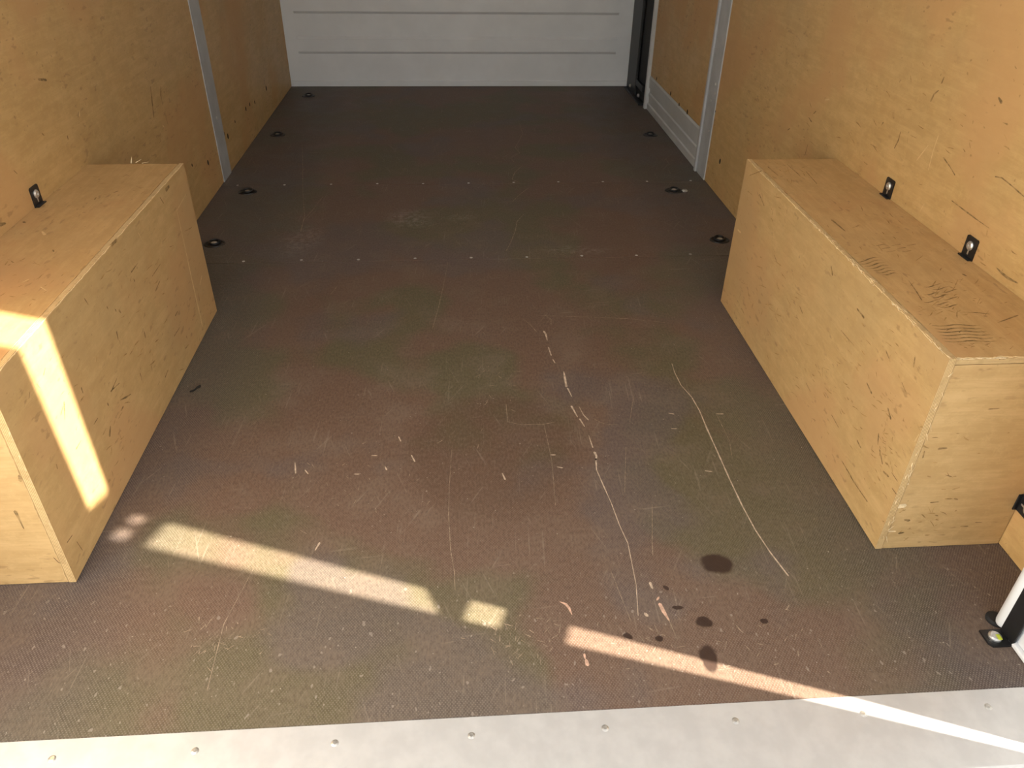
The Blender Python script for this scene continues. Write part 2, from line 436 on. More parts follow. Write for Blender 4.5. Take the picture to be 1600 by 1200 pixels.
# the broken line of gouges and the long curved scratch down the aisle
floor_mark([(818, 500), (828, 508), (838, 519)], [0.8, 1.5, 2.2], 'scratch_dim')
floor_mark([(850, 519), (853, 524), (855, 533)], [5, 5, 2])
floor_mark([(857, 544), (861, 556)], [2.5, 3.0]); floor_mark([(864, 563), (867, 568)], [2, 2.5])
floor_mark([(881, 582), (883, 594), (885, 605)], [2, 5, 4.5]); floor_mark([(887, 608), (893, 620)], [3.5, 2.5])
floor_mark([(893, 636), (902, 652)], [4, 2]); floor_mark([(906, 656), (913, 667)], [3.5, 2])
floor_mark([(905, 637), (912, 650), (919, 657)], [1, 2, 2.5], 'scratch'); floor_mark([(925, 654), (938, 661), (950, 665), (963, 664)], [0.8, 1.2, 1.5, 1.2], 'scratch_dim')
floor_mark([(920, 682), (926, 700)], [1.4, 3]); floor_mark([(929, 708), (932, 714), (931, 720)], [4.5, 5, 3])
floor_mark([(931, 718), (932, 735), (942, 758), (955, 787), (968, 822), (981, 850), (987, 880), (994, 915), (997, 962)], [3, 2.2, 2, 1.8, 1.6, 1.5, 1.2, 1.2, 1.0])
floor_mark([(1050, 570), (1054, 583), (1064, 603), (1081, 622), (1093, 643), (1105, 672), (1120, 705), (1140, 750), (1160, 792), (1180, 829), (1204, 865), (1231, 900)],
           [1.5, 2, 2.2, 2.2, 2.5, 2.8, 2.8, 2.6, 2.4, 2.2, 2.2, 2.4])
floor_mark([(706, 705), (702, 760), (701, 805), (704, 860), (710, 895), (711, 922)], [0.6, 0.7, 1.4, 1.0, 1.2, 0.6], 'scratch_dim')
floor_mark([(810, 190), (817, 210), (805, 232), (812, 240), (798, 248), (803, 254)], [1.0, 1.6, 2.2, 1.6, 2.2, 1.0], 'scratch_dim')
floor_mark([(816, 260), (804, 271), (800, 281), (812, 287)], [1.6, 3.0, 2.2, 1.0], 'scratch_dim')
floor_mark([(825, 295), (812, 305), (801, 316)], [1.8, 2.6, 1.4], 'scratch_dim')
floor_mark([(818, 336), (808, 347), (805, 362), (798, 380), (791, 393)], [1.5, 2.6, 2.0, 2.4, 2.4], 'scratch_dim')
floor_mark([(472, 228), (473, 262), (473, 300)], [1.2, 1.4, 1.2], 'scratch_dim')
floor_mark([(473, 300), (476, 340), (473, 350), (470, 362)], [1.2, 1.8, 2.8, 3.0], 'scratch_dim')
floor_mark([(477, 342), (488, 330), (504, 309)], [2.0, 1.8, 1.5], 'scratch_dim'); floor_mark([(478, 345), (493, 331)], [1.4, 1.0], 'scratch_dim')
floor_mark([(527, 448), (516, 462)], [1.8, 1.2], 'scratch_dim')
floor_mark([(700, 411), (692, 452), (685, 482), (676, 514)], [0.9, 1.0, 1.6, 1.4], 'scratch_dim')
floor_mark([(838, 494), (905, 496), (980, 499), (1040, 505)], [1.0, 1.6, 1.4, 0.8], 'scratch_dim')
floor_mark([(852, 494), (861, 500), (861, 509)], [1.2, 1.5, 2.0], 'scratch_dim')
floor_mark([(791, 634), (793, 660), (815, 665), (850, 664), (866, 661)], [1.0, 1.4, 1.2, 1.2, 1.0], 'scratch_dim')
floor_mark([(395, 892), (372, 935), (350, 976), (336, 1030), (324, 1079)], [0.9, 1.1, 1.3, 1.2, 1.2], 'scratch_dim')
floor_mark([(1019, 790), (1019, 850), (1020, 868)], [1.0, 1.2, 1.6], 'scratch_dim')
floor_mark([(850, 665), (862, 720), (868, 790)], [0.8, 1.0, 0.8], 'scratch_dim'); floor_mark([(978, 700), (976, 770)], [0.8, 0.8], 'scratch_dim')
floor_mark([(1120, 650), (1140, 690), (1143, 712)], [1.2, 1.0, 0.8], 'scratch_dim'); floor_mark([(990, 620), (984, 660)], [1.2, 0.8], 'scratch_dim')
floor_mark([(955, 895), (985, 970)], [0.8, 0.8], 'scratch_dim'); floor_mark([(1045, 970), (1058, 1000)], [1.4, 0.8], 'scratch_dim')
# pinkish gouges where the film has torn off
floor_mark([(876, 942), (884, 945), (889, 951), (893, 960)], [2, 5, 5, 2], 'gouge_pink', 'gouge')
floor_mark([(1031, 945), (1037, 957), (1045, 970)], [5, 5.5, 3], 'gouge_pink', 'gouge')
floor_mark([(913, 1024), (914, 1029)], [3, 3], 'gouge_pink', 'gouge'); floor_mark([(916, 1033), (918, 1040)], [5, 5], 'gouge_pink', 'gouge')
floor_mark([(1016, 912), (1019, 920)], [4, 4], 'scratch', 'gouge'); floor_mark([(1008, 960), (1011, 963)], [5, 5], 'scratch', 'gouge')
floor_mark([(1027, 938), (1029, 935)], [3, 3], 'gouge_pink', 'gouge')
for px in ([(461, 725), (462, 740)], [(477, 736), (481, 741)], [(623, 684), (626, 690)], [(643, 713), (648, 722)], [(582, 713), (588, 713)], [(555, 742), (560, 742)],
           [(785, 741), (789, 750)], [(872, 731), (878, 732)], [(861, 712), (867, 712)], [(1120, 648), (1129, 648)], [(1103, 737), (1111, 738)], [(493, 860), (499, 850)],
           [(1050, 671), (1056, 671)], [(1046, 647), (1052, 648)], [(602, 731), (604, 735)]):
    floor_mark(px, [2.4, 3.0], 'scratch', 'gouge')
# loose scuffs nobody could count: fine rubbed lines
bm = bmesh.new(); rnd = random.Random(11)
for cx, cy, sx, sy, n in ((655, 347, 30, 14, 40), (722, 344, 20, 6, 22), (878, 397, 26, 6, 26), (870, 372, 30, 7, 16), (770, 600, 60, 60, 26), (470, 380, 20, 14, 16),
                          (330, 1000, 80, 40, 40), (820, 1000, 70, 35, 50), (1010, 1005, 60, 30, 20), (560, 760, 120, 60, 30), (1180, 1000, 90, 50, 24)):
    for k in range(n):
        x, y = rnd.gauss(cx, sx * 0.6), rnd.gauss(cy, sy * 0.6)
        p = surf(x, y, 2, 0.0); a = rnd.uniform(-0.9, 0.9) + (math.pi / 2 if rnd.random() < 0.6 else 0)
        L = rnd.uniform(0.004, 0.016)
        q = p + Vector((math.cos(a), math.sin(a), 0)) * L
        add_ribbon(bm, [p, q], [rnd.uniform(0.0006, 0.0014)] * 2, (0, 0, 1), 0.0003, 0.3, rnd)
me = bpy.data.meshes.new('scuff_lines'); bm.to_mesh(me); bm.free()
tag(link('scuff_lines', me, 'scratch_dim', floor), kind='stuff')

# ------------------------------------------------------------------ walls
wl = box('wall_left', (-1.0, 0.46, -0.30), (XL - 0.012, 4.42, 2.26), 'white')
tag(wl, 'pale birch plywood lined wall on the side with one bracket', 'wall', kind='structure')
def wall_panel(parent, x0, x1, y0, y1, z0, z1, inner, seed):
    return jag_panel('plywood_panel', (x0, y0, z0), (x1, y1, z1), 1, 0, {(inner, -1): 0.0006}, ('ply_wall', 'edge_x'), parent, 60, 0.0008, seed)
pl1 = wall_panel(wl, XL - 0.012, XL, 0.74, 2.846, 0.001, 1.25, 1, 21)
pl2 = wall_panel(wl, XL - 0.012, XL, 2.944, Y_FRONT, 0.001, 1.25, 1, 22)
trim = box('trim_1', (XL - 0.012, 2.838, 0.001), (XL + 0.003, 2.948, 1.30), 'greypaint', None, 0.0015, 2)
tag(trim, 'grey metal joint strip standing upright on the bracketed left plywood wall', 'joint strip', kind='structure')
for z in (0.22, 0.62): lathe('screw', [(0.006, 0), (0.006, 0.001), (0.003, 0.002)], 'zinc', trim, 12, 0, (XL + 0.003, 2.893, z))

wr = box('wall_right', (XR + 0.012, 0.745, -0.30), (1.0, 4.42, 2.26), 'white')
tag(wr, 'honey birch plywood lined wall on the side with three brackets', 'wall', kind='structure')
pr1 = wall_panel(wr, XR, XR + 0.012, 0.745, 2.815, 0.001, 1.25, -1, 23)
trim = box('trim_2', (XR - 0.004, 2.812, 0.001), (XR + 0.012, 2.932, 1.30), 'greypaint', None, 0.0015, 2)
tag(trim, 'grey upright post with small screws beside the side door', 'post', kind='structure')
lip = box('lip', (XR - 0.012, 2.915, 0.001), (XR - 0.004, 2.932, 1.30), 'greypaint', trim, 0.001, 1)
for px in ((1117, 147), (1111, 158), (1108, 205), (1118, 132)):
    p = surf(px[0], px[1], 0, XR - 0.004)
    lathe('screw', [(0.0055, 0), (0.0055, -0.0012), (0.003, -0.002)], 'zinc', trim, 12, 0, p)

# sliding side door, seen from inside: ribbed metal sill panel below, plywood above
door = empty('door_1', (XR, 3.39, 0.0))
tag(door, 'side door lined with plywood above a ribbed pale grey lower panel', 'door', kind='structure')
prof = [(0.016, 0.002), (-0.002, 0.002), (-0.002, 0.030), (0.003, 0.034), (0.003, 0.060), (-0.001, 0.064), (-0.001, 0.078), (0.004, 0.082), (0.004, 0.100), (-0.002, 0.104), (-0.004, 0.150), (0.0, 0.158), (0.016, 0.158)]
prism('lower_panel', prof, 1, -0.455, 0.455, 'palegrey', door)
jag_panel('plywood_panel', (0.0, -0.455, 0.159), (0.012, 0.455, 1.25), 1, 0, {(-1, -1): 0.0004}, ('ply_wall', 'edge_x'), door, 40, 0.0008, 31)
box('front_rail', (-0.016, 0.450, 0.002), (0.012, 0.474, 1.30), 'palegrey', door, 0.003, 2)
# black well between the side door and the bulkhead
post = empty('black_bracket', (XR, 4.085, 0))
tag(post, 'black bolted bracket in the corner between white bulkhead and side door', 'bracket')
box('back_plate', (0.004, -0.215, 0.001), (0.010, 0.228, 0.62), 'rubber', post, 0.001)
box('upright', (-0.012, 0.02, 0.001), (0.003, 0.225, 0.60), 'black', post, 0.004, 2)
box('foot', (-0.030, -0.17, 0.0012), (0.003, 0.20, 0.008), 'black', post, 0.002, 2)
box('latch_arm', (-0.010, -0.14, 0.055), (0.003, 0.02, 0.085), 'black', post, 0.003, 2)
for y, z in ((-0.085, 0.028), (0.12, 0.030)):
    lathe('bolt', [(0.009, 0.002), (0.009, -0.004), (0.006, -0.008)], 'zinc', post, 6, 0, (-0.012, y, z))

# bulkhead
bh = box('wall_front', (-1.0, Y_FRONT + 0.006, -0.05), (1.0, Y_FRONT + 0.10, 2.26), 'white')
tag(bh, 'white painted steel bulkhead across the front end of the floor', 'wall', kind='structure')
for i in range(6):
    z = 0.16 + i * 0.19
    prism('swage', [(Y_FRONT + 0.008, z), (Y_FRONT - 0.004, z + 0.015), (Y_FRONT - 0.004, z + 0.075), (Y_FRONT + 0.008, z + 0.09)], 0, -0.80, 0.86, 'white', bh)
box('floor_flange', (-0.852, Y_FRONT - 0.001, 0.001), (0.93, Y_FRONT + 0.007, 0.028), 'white', bh, 0.001)
cl = box('ceiling', (-1.0, 0.46, 2.20), (1.0, 4.42, 2.26), 'white')
tag(cl, 'white painted van roof', 'ceiling', kind='structure')
hd = box('trim_3', (-0.862, 0.46, 2.06), (0.83, 0.60, 2.20), 'white')
tag(hd, 'white header over the rear opening', 'header', kind='structure')

# rear pillars and sill
pil = prism('trim_4', [(0.842, 0.722), (0.842, 0.565), (1.0, 0.457), (1.0, 0.744), (0.900, 0.744)], 2, -0.05, 2.20, 'white')
tag(pil, 'white painted rear corner pillar beside the floor bracket', 'pillar', kind='structure')
bm = bmesh.new()
add_box(bm, (0.8335, Y_REAR, 0.0005), (0.8425, 0.712, 0.009), 0.003, 3)
link('floor_bead', bm_mesh(bm, 'floor_bead'), 'white', pil)
sill = empty('trim_5', (0, 0.56, 0))
tag(sill, 'worn aluminium rear sill at the edge of the floor', 'sill', kind='structure')
prism('cover_strip', [(0.071, 0.0002), (0.071, -0.02), (-0.045, -0.030), (-0.045, -0.012), (-0.038, -0.006)], 0, -0.86, 0.838, 'alu', sill)
prism('body_edge', [(-0.046, -0.020), (-0.046, -0.32), (-0.10, -0.32), (-0.10, -0.050), (-0.085, -0.030)], 0, -0.99, 0.99, 'white', sill)
box('bumper_step', (-0.99, -0.26, -0.26), (0.99, -0.101, -0.17), 'rubber', sill, 0.02, 3)
for i in range(9): lathe('screw', [(0.006, -0.010), (0.006, -0.0005), (0.003, 0.0005)], 'zinc', sill, 12, 2, (-0.74 + 0.185 * i, 0.045, -0.001))

# rear doors, both swung open; low sun slips through the hinge gap of the one on the sunny side
d2 = empty('door_2', (1.03, 0.40, -0.05))
tag(d2, 'white rear door swung open on the sunny side', 'door', kind='structure')
bm = bmesh.new()
def gap_y(z): return (0.783 - (0.033 + 0.036 * (z - 0.819)) - 0.356 * 1.03) / 0.934
lo = [(0, gap_y(-0.05) - 0.40, 0), (0.05, gap_y(-0.05) - 0.44, 0), (0.05, -0.86, 0), (0, -0.86, 0)]
hi = [(0, gap_y(2.19) - 0.40, 2.24), (0.05, gap_y(2.19) - 0.44, 2.24), (0.05, -0.86, 2.24), (0, -0.86, 2.24)]
va = [bm.verts.new(p) for p in lo]; vb = [bm.verts.new(p) for p in hi]
bm.faces.new(va); bm.faces.new(vb)
for i in range(4): bm.faces.new((va[i], va[(i + 1) % 4], vb[(i + 1) % 4], vb[i]))
link('door_shell', bm_mesh(bm, 'door_shell'), 'white', d2)
box('door_lining', (-0.008, -0.80, 0.15), (0.0, -0.12, 1.15), 'white', d2, 0.003, 2)
def hinge_piece(z0, z1, n0, n1, rise=0.0):
    """block of a hinge standing in the gap; n measured across the gap"""
    u = Vector((SUN_H.x, SUN_H.y, 0)); nn = Vector((0.356, 0.934, 0)).normalized()
    base = Vector((1.0, 0.457, 0)); base = base - nn * (base.dot(nn)) + Vector((0, 0, 0))
    bm = bmesh.new(); vv = []
    for z in (z0, z1):
        for s, n in ((-0.004, n0), (0.012, n0), (0.012, n1), (-0.004, n1)):
            slide = 0.042 if n == n0 else 0.0             # the arm reaches from the pillar edge over to the door edge
            vv.append(bm.verts.new(base + nn * n + u * (s + slide) + Vector((0, 0, z + slide * math.tan(SUN_EL) + (rise if z == z1 and n == n1 else 0.0)))))
    bm.faces.new(vv[:4]); bm.faces.new(vv[4:])
    for i in range(4): bm.faces.new((vv[i], vv[(i + 1) % 4], vv[4 + (i + 1) % 4], vv[4 + i]))
    for v in bm.verts: v.co -= Vector(d2.location)
    link('hinge', bm_mesh(bm, 'hinge'), 'white', d2)
hinge_piece(0.8202, 0.9026, 0.722, 0.785); hinge_piece(0.9683, 0.985, 0.735, 0.785, 0.045)
hinge_piece(1.4887, 1.5176, 0.695, 0.785); hinge_piece(1.5154, 1.5534, 0.748, 0.764); hinge_piece(1.5511, 1.625, 0.695, 0.785)
d3 = empty('door_3', (-1.0, 0.40, -0.05))
tag(d3, 'white rear door swung open on the shaded side', 'door', kind='structure')
box('door_shell', (-0.05, -0.86, 0), (0.0, 0.04, 2.24), 'white', d3, 0.01, 2)
box('door_lining', (0.0, -0.80, 0.15), (0.008, -0.06, 1.15), 'white', d3, 0.003, 2)

# marks and holes on the linings
def hole(px, axis, val, sgn, parent, off, r=0.006, tall=1.3):
    p = surf(px[0], px[1], axis, val) - off
    bm = bmesh.new(); add_lathe(bm, [(r, 0.002 * -sgn), (r, 0.0006 * sgn), (r * 0.6, 0.0007 * sgn)], 12, axis, (0, 0, 0))
    for v in bm.verts: v.co.z *= tall
    return link('fixing_hole', bm_mesh(bm, 'fixing_hole'), 'hole', parent, p)
Z0 = Vector((0, 0, 0))
for px, pa, r in (((325, 255), pl1, 0.007), ((300, 259), pl1, 0.004), ((350, 210), pl2, 0.006), ((356, 214), pl2, 0.008), ((384, 171), pl2, 0.007),
                  ((390, 164), pl2, 0.006), ((398, 161), pl2, 0.006), ((416, 139), pl2, 0.008), ((367, 191), pl2, 0.004)):
    hole(px, 0, XL, 1, pa, Z0, r)
for px, r in (((1125, 253), 0.0075), ((1118, 175), 0.003)): hole(px, 0, XR, -1, pr1, Z0, r)
for px, r in (((1048, 147), 0.007), ((1061, 165), 0.007), ((1074, 176), 0.008), ((1026, 124), 0.006)): hole(px, 0, XR, -1, [c for c in door.children if c.name.startswith('plywood')][0], Vector(door.location), r)

def wm(px, w, parent, side=1, mat='scuff'):
    mark('scuff_mark', px, 0, XR if side > 0 else XL, (-side, 0, 0), w, mat, parent, 0.0004)
wm([(1475, 123), (1472, 130)], [4, 4], pr1); wm([(1466, 143), (1460, 148), (1455, 158)], [3, 6, 5], pr1); wm([(1561, 154), (1565, 161)], [3, 5], pr1)
wm([(1275, 175), (1272, 178)], [4, 3], pr1); wm([(1264, 185), (1268, 191)], [2, 4], pr1); wm([(1231, 204), (1234, 202)], [4, 4], pr1); wm([(1213, 144), (1212, 138)], [3, 3], pr1)
wm([(1407, 208), (1404, 220), (1398, 232)], [2, 4, 2], pr1); wm([(1262, 228), (1258, 243)], [2, 3], pr1); wm([(1380, 193), (1378, 196)], [3, 3], pr1)
wm([(1556, 277), (1566, 279), (1582, 292), (1600, 308)], [2, 3, 2.5, 2], pr1); wm([(1558, 420), (1566, 428), (1576, 436), (1590, 443)], [2, 5, 4, 2], pr1)
wm([(1475, 248), (1485, 262), (1492, 274)], [3, 2, 2], pr1); wm([(1488, 315), (1505, 328), (1525, 343), (1545, 357)], [1.5, 2.5, 2, 1], pr1)
wm([(1433, 251), (1450, 229)], [1.5, 2], pr1, 1, 'scuff_pale'); wm([(1451, 266), (1458, 238), (1466, 214)], [1.5, 2, 2.5], pr1, 1, 'scuff_pale'); wm([(1439, 329), (1444, 320)], [2, 2], pr1, 1, 'scuff_pale')
wm([(1290, 157), (1296, 156)], [3, 3], pr1, 1, 'scuff_pale')
wm([(235, 137), (237, 155), (240, 184)], [4, 9, 4], pl1, -1); wm([(251, 137), (251, 150), (254, 165)], [3, 5, 2], pl1, -1); wm([(258, 180), (262, 195)], [2, 2], pl1, -1)
wm([(124, 175), (124, 182)], [4, 4], pl1, -1, 'scuff_pale'); wm([(105, 214), (106, 218)], [4, 3], pl1, -1); wm([(254, 197), (256, 199)], [4, 4], pl1, -1, 'scuff_pale')
wm([(60, 125), (72, 126)], [5, 4], pl1, -1); wm([(22, 268), (26, 272)], [3, 3], pl1, -1); wm([(66, 210), (68, 212)], [3, 3], pl1, -1); wm([(0, 352), (8, 350)], [8, 4], pl1, -1)

# ------------------------------------------------------------------ plywood wheel arch boxes
T = 0.012
def arch_box(side, label):
    xf = XBR if side > 0 else XBL            # aisle face
    xw = XR - 0.001 if side > 0 else XL + 0.001
    root = empty('wheel_arch_box', (xf, (BOX_Y0 + BOX_Y1) / 2, 0.0))
    tag(root, label, 'box', 'plywood wheel arch boxes')
    o = Vector(root.location)
    def L(x, y, z): return (x - o.x, y - o.y, z)
    def ordered(a, b): return tuple(min(p, q) for p, q in zip(a, b)), tuple(max(p, q) for p, q in zip(a, b))
    s = side
    a, b = ordered(L(xf, BOX_Y0, 0.0015), L(xf + s * T, BOX_Y1, BOX_H))
    sp = jag_panel('side_panel', a, b, 1, 0, {(-s, 1): 0.0030 if s > 0 else 0.0016, (s, 1): 0.0012}, ('ply_side', 'edge_x'), root, 220, 0.0009, 40 + s)
    a, b = ordered(L(xf + s * (T + 0.0006), BOX_Y0 + 0.001, BOX_H - T), L(xw, BOX_Y1, BOX_H - 0.0008))
    tp = jag_panel('top_panel', a, b, 0, 2, {(-1, 1): 0.0026 if s > 0 else 0.001, (1, 1): 0.0016}, ('ply_top', 'edge_z'), root, 70, 0.0008, 50 + s)
    a, b = ordered(L(xf + s * (T + 0.0006), BOX_Y0 + 0.001, 0.0015), L(xw, BOX_Y0 + 0.001 + T, BOX_H - T - 0.0006))
    ep = jag_panel('end_panel', a, b, 2, 1, {((-s), -1): 0.0014}, ('ply_end', 'edge_y'), root, 70, 0.0008, 60 + s)
    a, b = ordered(L(xf + s * (T + 0.0006), BOX_Y1 - T - 0.001, 0.0015), L(xw, BOX_Y1 - 0.001, BOX_H - T - 0.0006))
    fp = jag_panel('end_panel', a, b, 2, 1, {}, ('ply_end', 'edge_y'), root, 10, 0.0008, 70 + s)
    return root, sp, tp, ep, o
lbx = arch_box(-1, 'plywood wheel arch box crossed by a bright stripe of sunlight')
rbx = arch_box(1, 'plywood wheel arch box with splintered edges and two brackets along its top')

def bmk(bx, part, px, w, mat='scuff', name='scuff_mark'):
    root, sp, tp, ep, o = bx
    side = 1 if o.x > 0 else -1
    if part == 'side': mark(name, px, 0, o.x, (-side, 0, 0), w, mat, sp, 0.0004, o)
    elif part == 'top': mark(name, px, 2, BOX_H - 0.0008, (0, 0, 1), w, mat, tp, 0.0004, o)
    else: mark(name, px, 1, BOX_Y0 + 0.001, (0, -1, 0), w, mat, ep, 0.0004, o)
# left box, aisle face: slanting dark rubs, a pale upright line near the far end
for px, w in (([(215, 412), (205, 426)], [1, 3]), ([(250, 414), (238, 432)], [1.5, 2]), ([(249, 441), (243, 455)], [2, 4]), ([(186, 600), (173, 612)], [1, 3]), ([(182, 593), (174, 612)], [1.5, 3]),
              ([(281, 512), (272, 526)], [1, 2.5]), ([(277, 488), (274, 494)], [2, 3]), ([(167, 481), (168, 483)], [3, 3]), ([(180, 485), (181, 487)], [3, 3]), ([(186, 486), (188, 489)], [5, 4]),
              ([(209, 438), (210, 440)], [3, 3]), ([(204, 617), (196, 622), (188, 626)], [2, 4, 2]), ([(168, 632), (169, 634)], [4, 4]), ([(192, 637), (189, 642)], [3, 4]), ([(172, 668), (171, 682)], [3, 7]),
              ([(152, 655), (147, 663)], [2, 2]), ([(70, 577), (68, 586)], [1.5, 2]), ([(100, 630), (101, 655)], [3, 2]), ([(126, 690), (119, 702)], [1, 3]), ([(98, 637), (95, 648)], [2, 2]),
              ([(132, 468), (137, 476)], [2, 3]), ([(182, 520), (184, 530)], [3, 3]), ([(225, 520), (227, 528)], [4, 3]), ([(310, 460), (311, 470)], [2, 3]), ([(219, 585), (221, 594)], [3, 2]),
              ([(127, 608), (129, 614)], [4, 3]), ([(112, 838), (105, 848)], [2, 2]), ([(46, 615), (45, 622)], [1.5, 2]), ([(120, 848), (128, 860)], [1, 1.5]), ([(88, 728), (89, 732)], [3, 3]),
              ([(250, 310), (255, 318)], [2, 3]), ([(262, 580), (258, 590)], [3, 2]), ([(290, 545), (294, 540)], [2, 2])):
    bmk(lbx, 'side', px, w)
for px, w in (([(290, 305), (276, 330), (285, 370), (300, 440), (316, 510)], [1, 2, 3, 5, 7]), ([(315, 432), (312, 446)], [3, 3]), ([(282, 650), (283, 665)], [4, 3]), ([(216, 365), (222, 377)], [1.5, 1])):
    bmk(lbx, 'side', px, w, 'scuff_pale')
# left box near end: little nicks
for px, w in (([(24, 800), (30, 812), (37, 826)], [5, 2, 2]), ([(85, 873), (92, 880), (99, 881)], [2, 2, 1.5]), ([(32, 752), (30, 745)], [5, 3]), ([(73, 805), (73, 808)], [4, 4]), ([(37, 729), (37, 732)], [3, 3]), ([(109, 886), (110, 887)], [3, 3])):
    bmk(lbx, 'end', px, w)
for px, w, mt in (([(66, 363), (70, 368)], [4, 5], 'scuff_pale'), ([(36, 442), (44, 438)], [1.5, 1.5], 'scuff_pale'), ([(64, 450), (72, 455)], [1.5, 1.5], 'scuff_pale'), ([(150, 310), (148, 313)], [3, 3], 'scuff'),
                  ([(37, 348), (39, 349)], [4, 4], 'scuff'), ([(83, 392), (84, 394)], [3, 3], 'scuff'), ([(178, 302), (184, 300)], [2, 3], 'scuff')):
    bmk(lbx, 'top', px, w, mt)
# dark knocks along the top edge
for px in ([(182, 374), (174, 382)], [(264, 290), (259, 296)]):
    bmk(lbx, 'side', [(x, y + 2) for x, y in px], [6, 8], 'scuff', 'edge_knock')
# right box, aisle face
for px, w in (([(1299, 418), (1301, 430)], [4, 6]), ([(1340, 484), (1350, 497)], [3, 4]), ([(1315, 518), (1325, 530), (1334, 540)], [1, 1.5, 1]),
              ([(1385, 550), (1389, 560)], [2, 2]), ([(1187, 305), (1194, 322)], [3, 2]), ([(1318, 725), (1335, 755), (1355, 784)], [1, 2.5, 2.5]), ([(1316, 722), (1330, 745)], [1, 1.5]),
              ([(1375, 705), (1379, 725)], [3, 2]), ([(1381, 738), (1388, 745)], [3, 3]), ([(1394, 740), (1402, 752)], [1.5, 2]), ([(1395, 765), (1400, 772)], [2, 2]), ([(1355, 600), (1362, 615)], [3, 3]),
              ([(1260, 600), (1266, 612)], [2, 2]), ([(1300, 650), (1310, 668)], [1.5, 2]), ([(1340, 690), (1345, 700)], [3, 2]), ([(1250, 480), (1254, 490)], [2, 2]), ([(1210, 400), (1214, 410)], [2, 2]),
              ([(1388, 640), (1392, 655)], [3, 4]), ([(1410, 600), (1415, 612)], [2, 2]), ([(1172, 275), (1190, 268)], [2, 2]), ([(1430, 560), (1428, 573)], [2, 3]), ([(1373, 680), (1372, 694)], [4, 3])):
    bmk(rbx, 'side', px, w)
for px, w in (([(1153, 360), (1157, 364)], [5, 4]), ([(1430, 690), (1436, 680)], [2, 2]), ([(1240, 560), (1247, 570)], [1.5, 1.5])):
    bmk(rbx, 'side', px, w, 'scuff_pale')
# right box, end face: torn veneer and nicks
for px, w, mt in (([(1395, 793), (1414, 791)], [9, 9], 'splinter'), ([(1381, 831), (1398, 831)], [3, 3], 'splinter'), ([(1410, 757), (1418, 757)], [8, 5], 'splinter'),
                  ([(1411, 768), (1414, 762)], [2, 2], 'scuff'), ([(1414, 813), (1420, 814)], [3, 5], 'scuff'), ([(1405, 834), (1411, 833)], [5, 3], 'scuff'), ([(1502, 823), (1511, 823)], [2.5, 2], 'scuff'),
                  ([(1442, 715), (1444, 707)], [3, 2], 'scuff'), ([(1467, 702), (1478, 701)], [4, 3], 'scuff'), ([(1492, 780), (1495, 781)], [3, 3], 'scuff'), ([(1525, 817), (1533, 817)], [1.5, 1.5], 'scuff'),
                  ([(1455, 786), (1465, 785)], [2, 2], 'scuff'), ([(1545, 640), (1560, 639)], [2, 2], 'scuff')):
    bmk(rbx, 'end', px, w, mt, 'torn_veneer' if mt == 'splinter' else 'scuff_mark')
# right box top: dark wavy figure and rub lines
def wavy(x0, y0, x1, y1, n, amp):
    return [(x0 + (x1 - x0) * k / n, y0 + (y1 - y0) * k / n + amp * math.sin(k * 1.3)) for k in range(n + 1)]
for k in range(7):
    bmk(rbx, 'top', wavy(1338 + k * 7, 411 + k * 3.2, 1372 + k * 5, 403 + k * 4.2, 5, 1.2), [1, 3, 3.5, 3, 2, 1])
for k in range(6):
    bmk(rbx, 'top', wavy(1458 + k * 4, 510 + k * 5, 1530 + k * 5, 509 + k * 5, 7, 1.0), [1, 2.5, 2.5, 3, 2.5, 3, 2, 1])
for k in range(9):
    x, y = 1445 + (k % 3) * 14, 446 + k * 4
    bmk(rbx, 'top', wavy(x, y + 4, x + 22, y, 4, 1.0), [1, 2, 2.5, 2, 1])
for k in range(7):
    x, y = 1370 + k * 8, 383 + (k % 3) * 5
    bmk(rbx, 'top', [(x, y + 2), (x + 12, y)], [1, 2.5])
for px, w in (([(1420, 440), (1432, 457), (1440, 470)], [1, 2, 1.5]), ([(1505, 489), (1530, 490), (1545, 492)], [1, 2.5, 2]), ([(1560, 505), (1590, 494)], [2, 3]), ([(1505, 430), (1509, 432)], [4, 3]),
              ([(1200, 262), (1215, 275)], [2, 2]), ([(1230, 258), (1250, 276)], [1.5, 2]), ([(1260, 270), (1276, 288)], [2, 1.5]), ([(1300, 345), (1320, 362)], [5, 2])):
    bmk(rbx, 'top', px, w)
# splinters standing off the worn edges
def splinter(bx, p, d, l, w):
    o = bx[4]; p = Vector(p) - o; d = Vector(d).normalized()
    s = d.cross(Vector((0.3, 0.2, 1))).normalized(); u = d.cross(s).normalized()
    bm = bmesh.new()
    b0 = [bm.verts.new(p + s * w * a + u * w * 0.5 * c) for a, c in ((-1, -1), (1, -1), (1, 1), (-1, 1))]
    tip = bm.verts.new(p + d * l)
    bm.faces.new(b0)
    for i in range(4): bm.faces.new((b0[i], b0[(i + 1) % 4], tip))
    link('splinter', bm_mesh(bm, 'splinter'), 'splinter', bx[1])
rs = random.Random(5)
for k in range(46):
    y = rs.uniform(0.92, 1.45)
    splinter(rbx, (XBR + rs.uniform(-0.0005, 0.006), y, BOX_H - rs.uniform(0.0, 0.003)), (rs.uniform(-0.3, 0.3), rs.choice((-1, 1)), rs.uniform(0.02, 0.25)), rs.uniform(0.008, 0.022), rs.uniform(0.0006, 0.0015))
for k in range(22):
    splinter(rbx, (rs.uniform(XBR + 0.01, 0.83), BOX_Y0 + 0.002, BOX_H - 0.002), (rs.choice((-1, 1)), -0.2, rs.uniform(0, 0.3)), rs.uniform(0.006, 0.016), rs.uniform(0.0006, 0.0014))
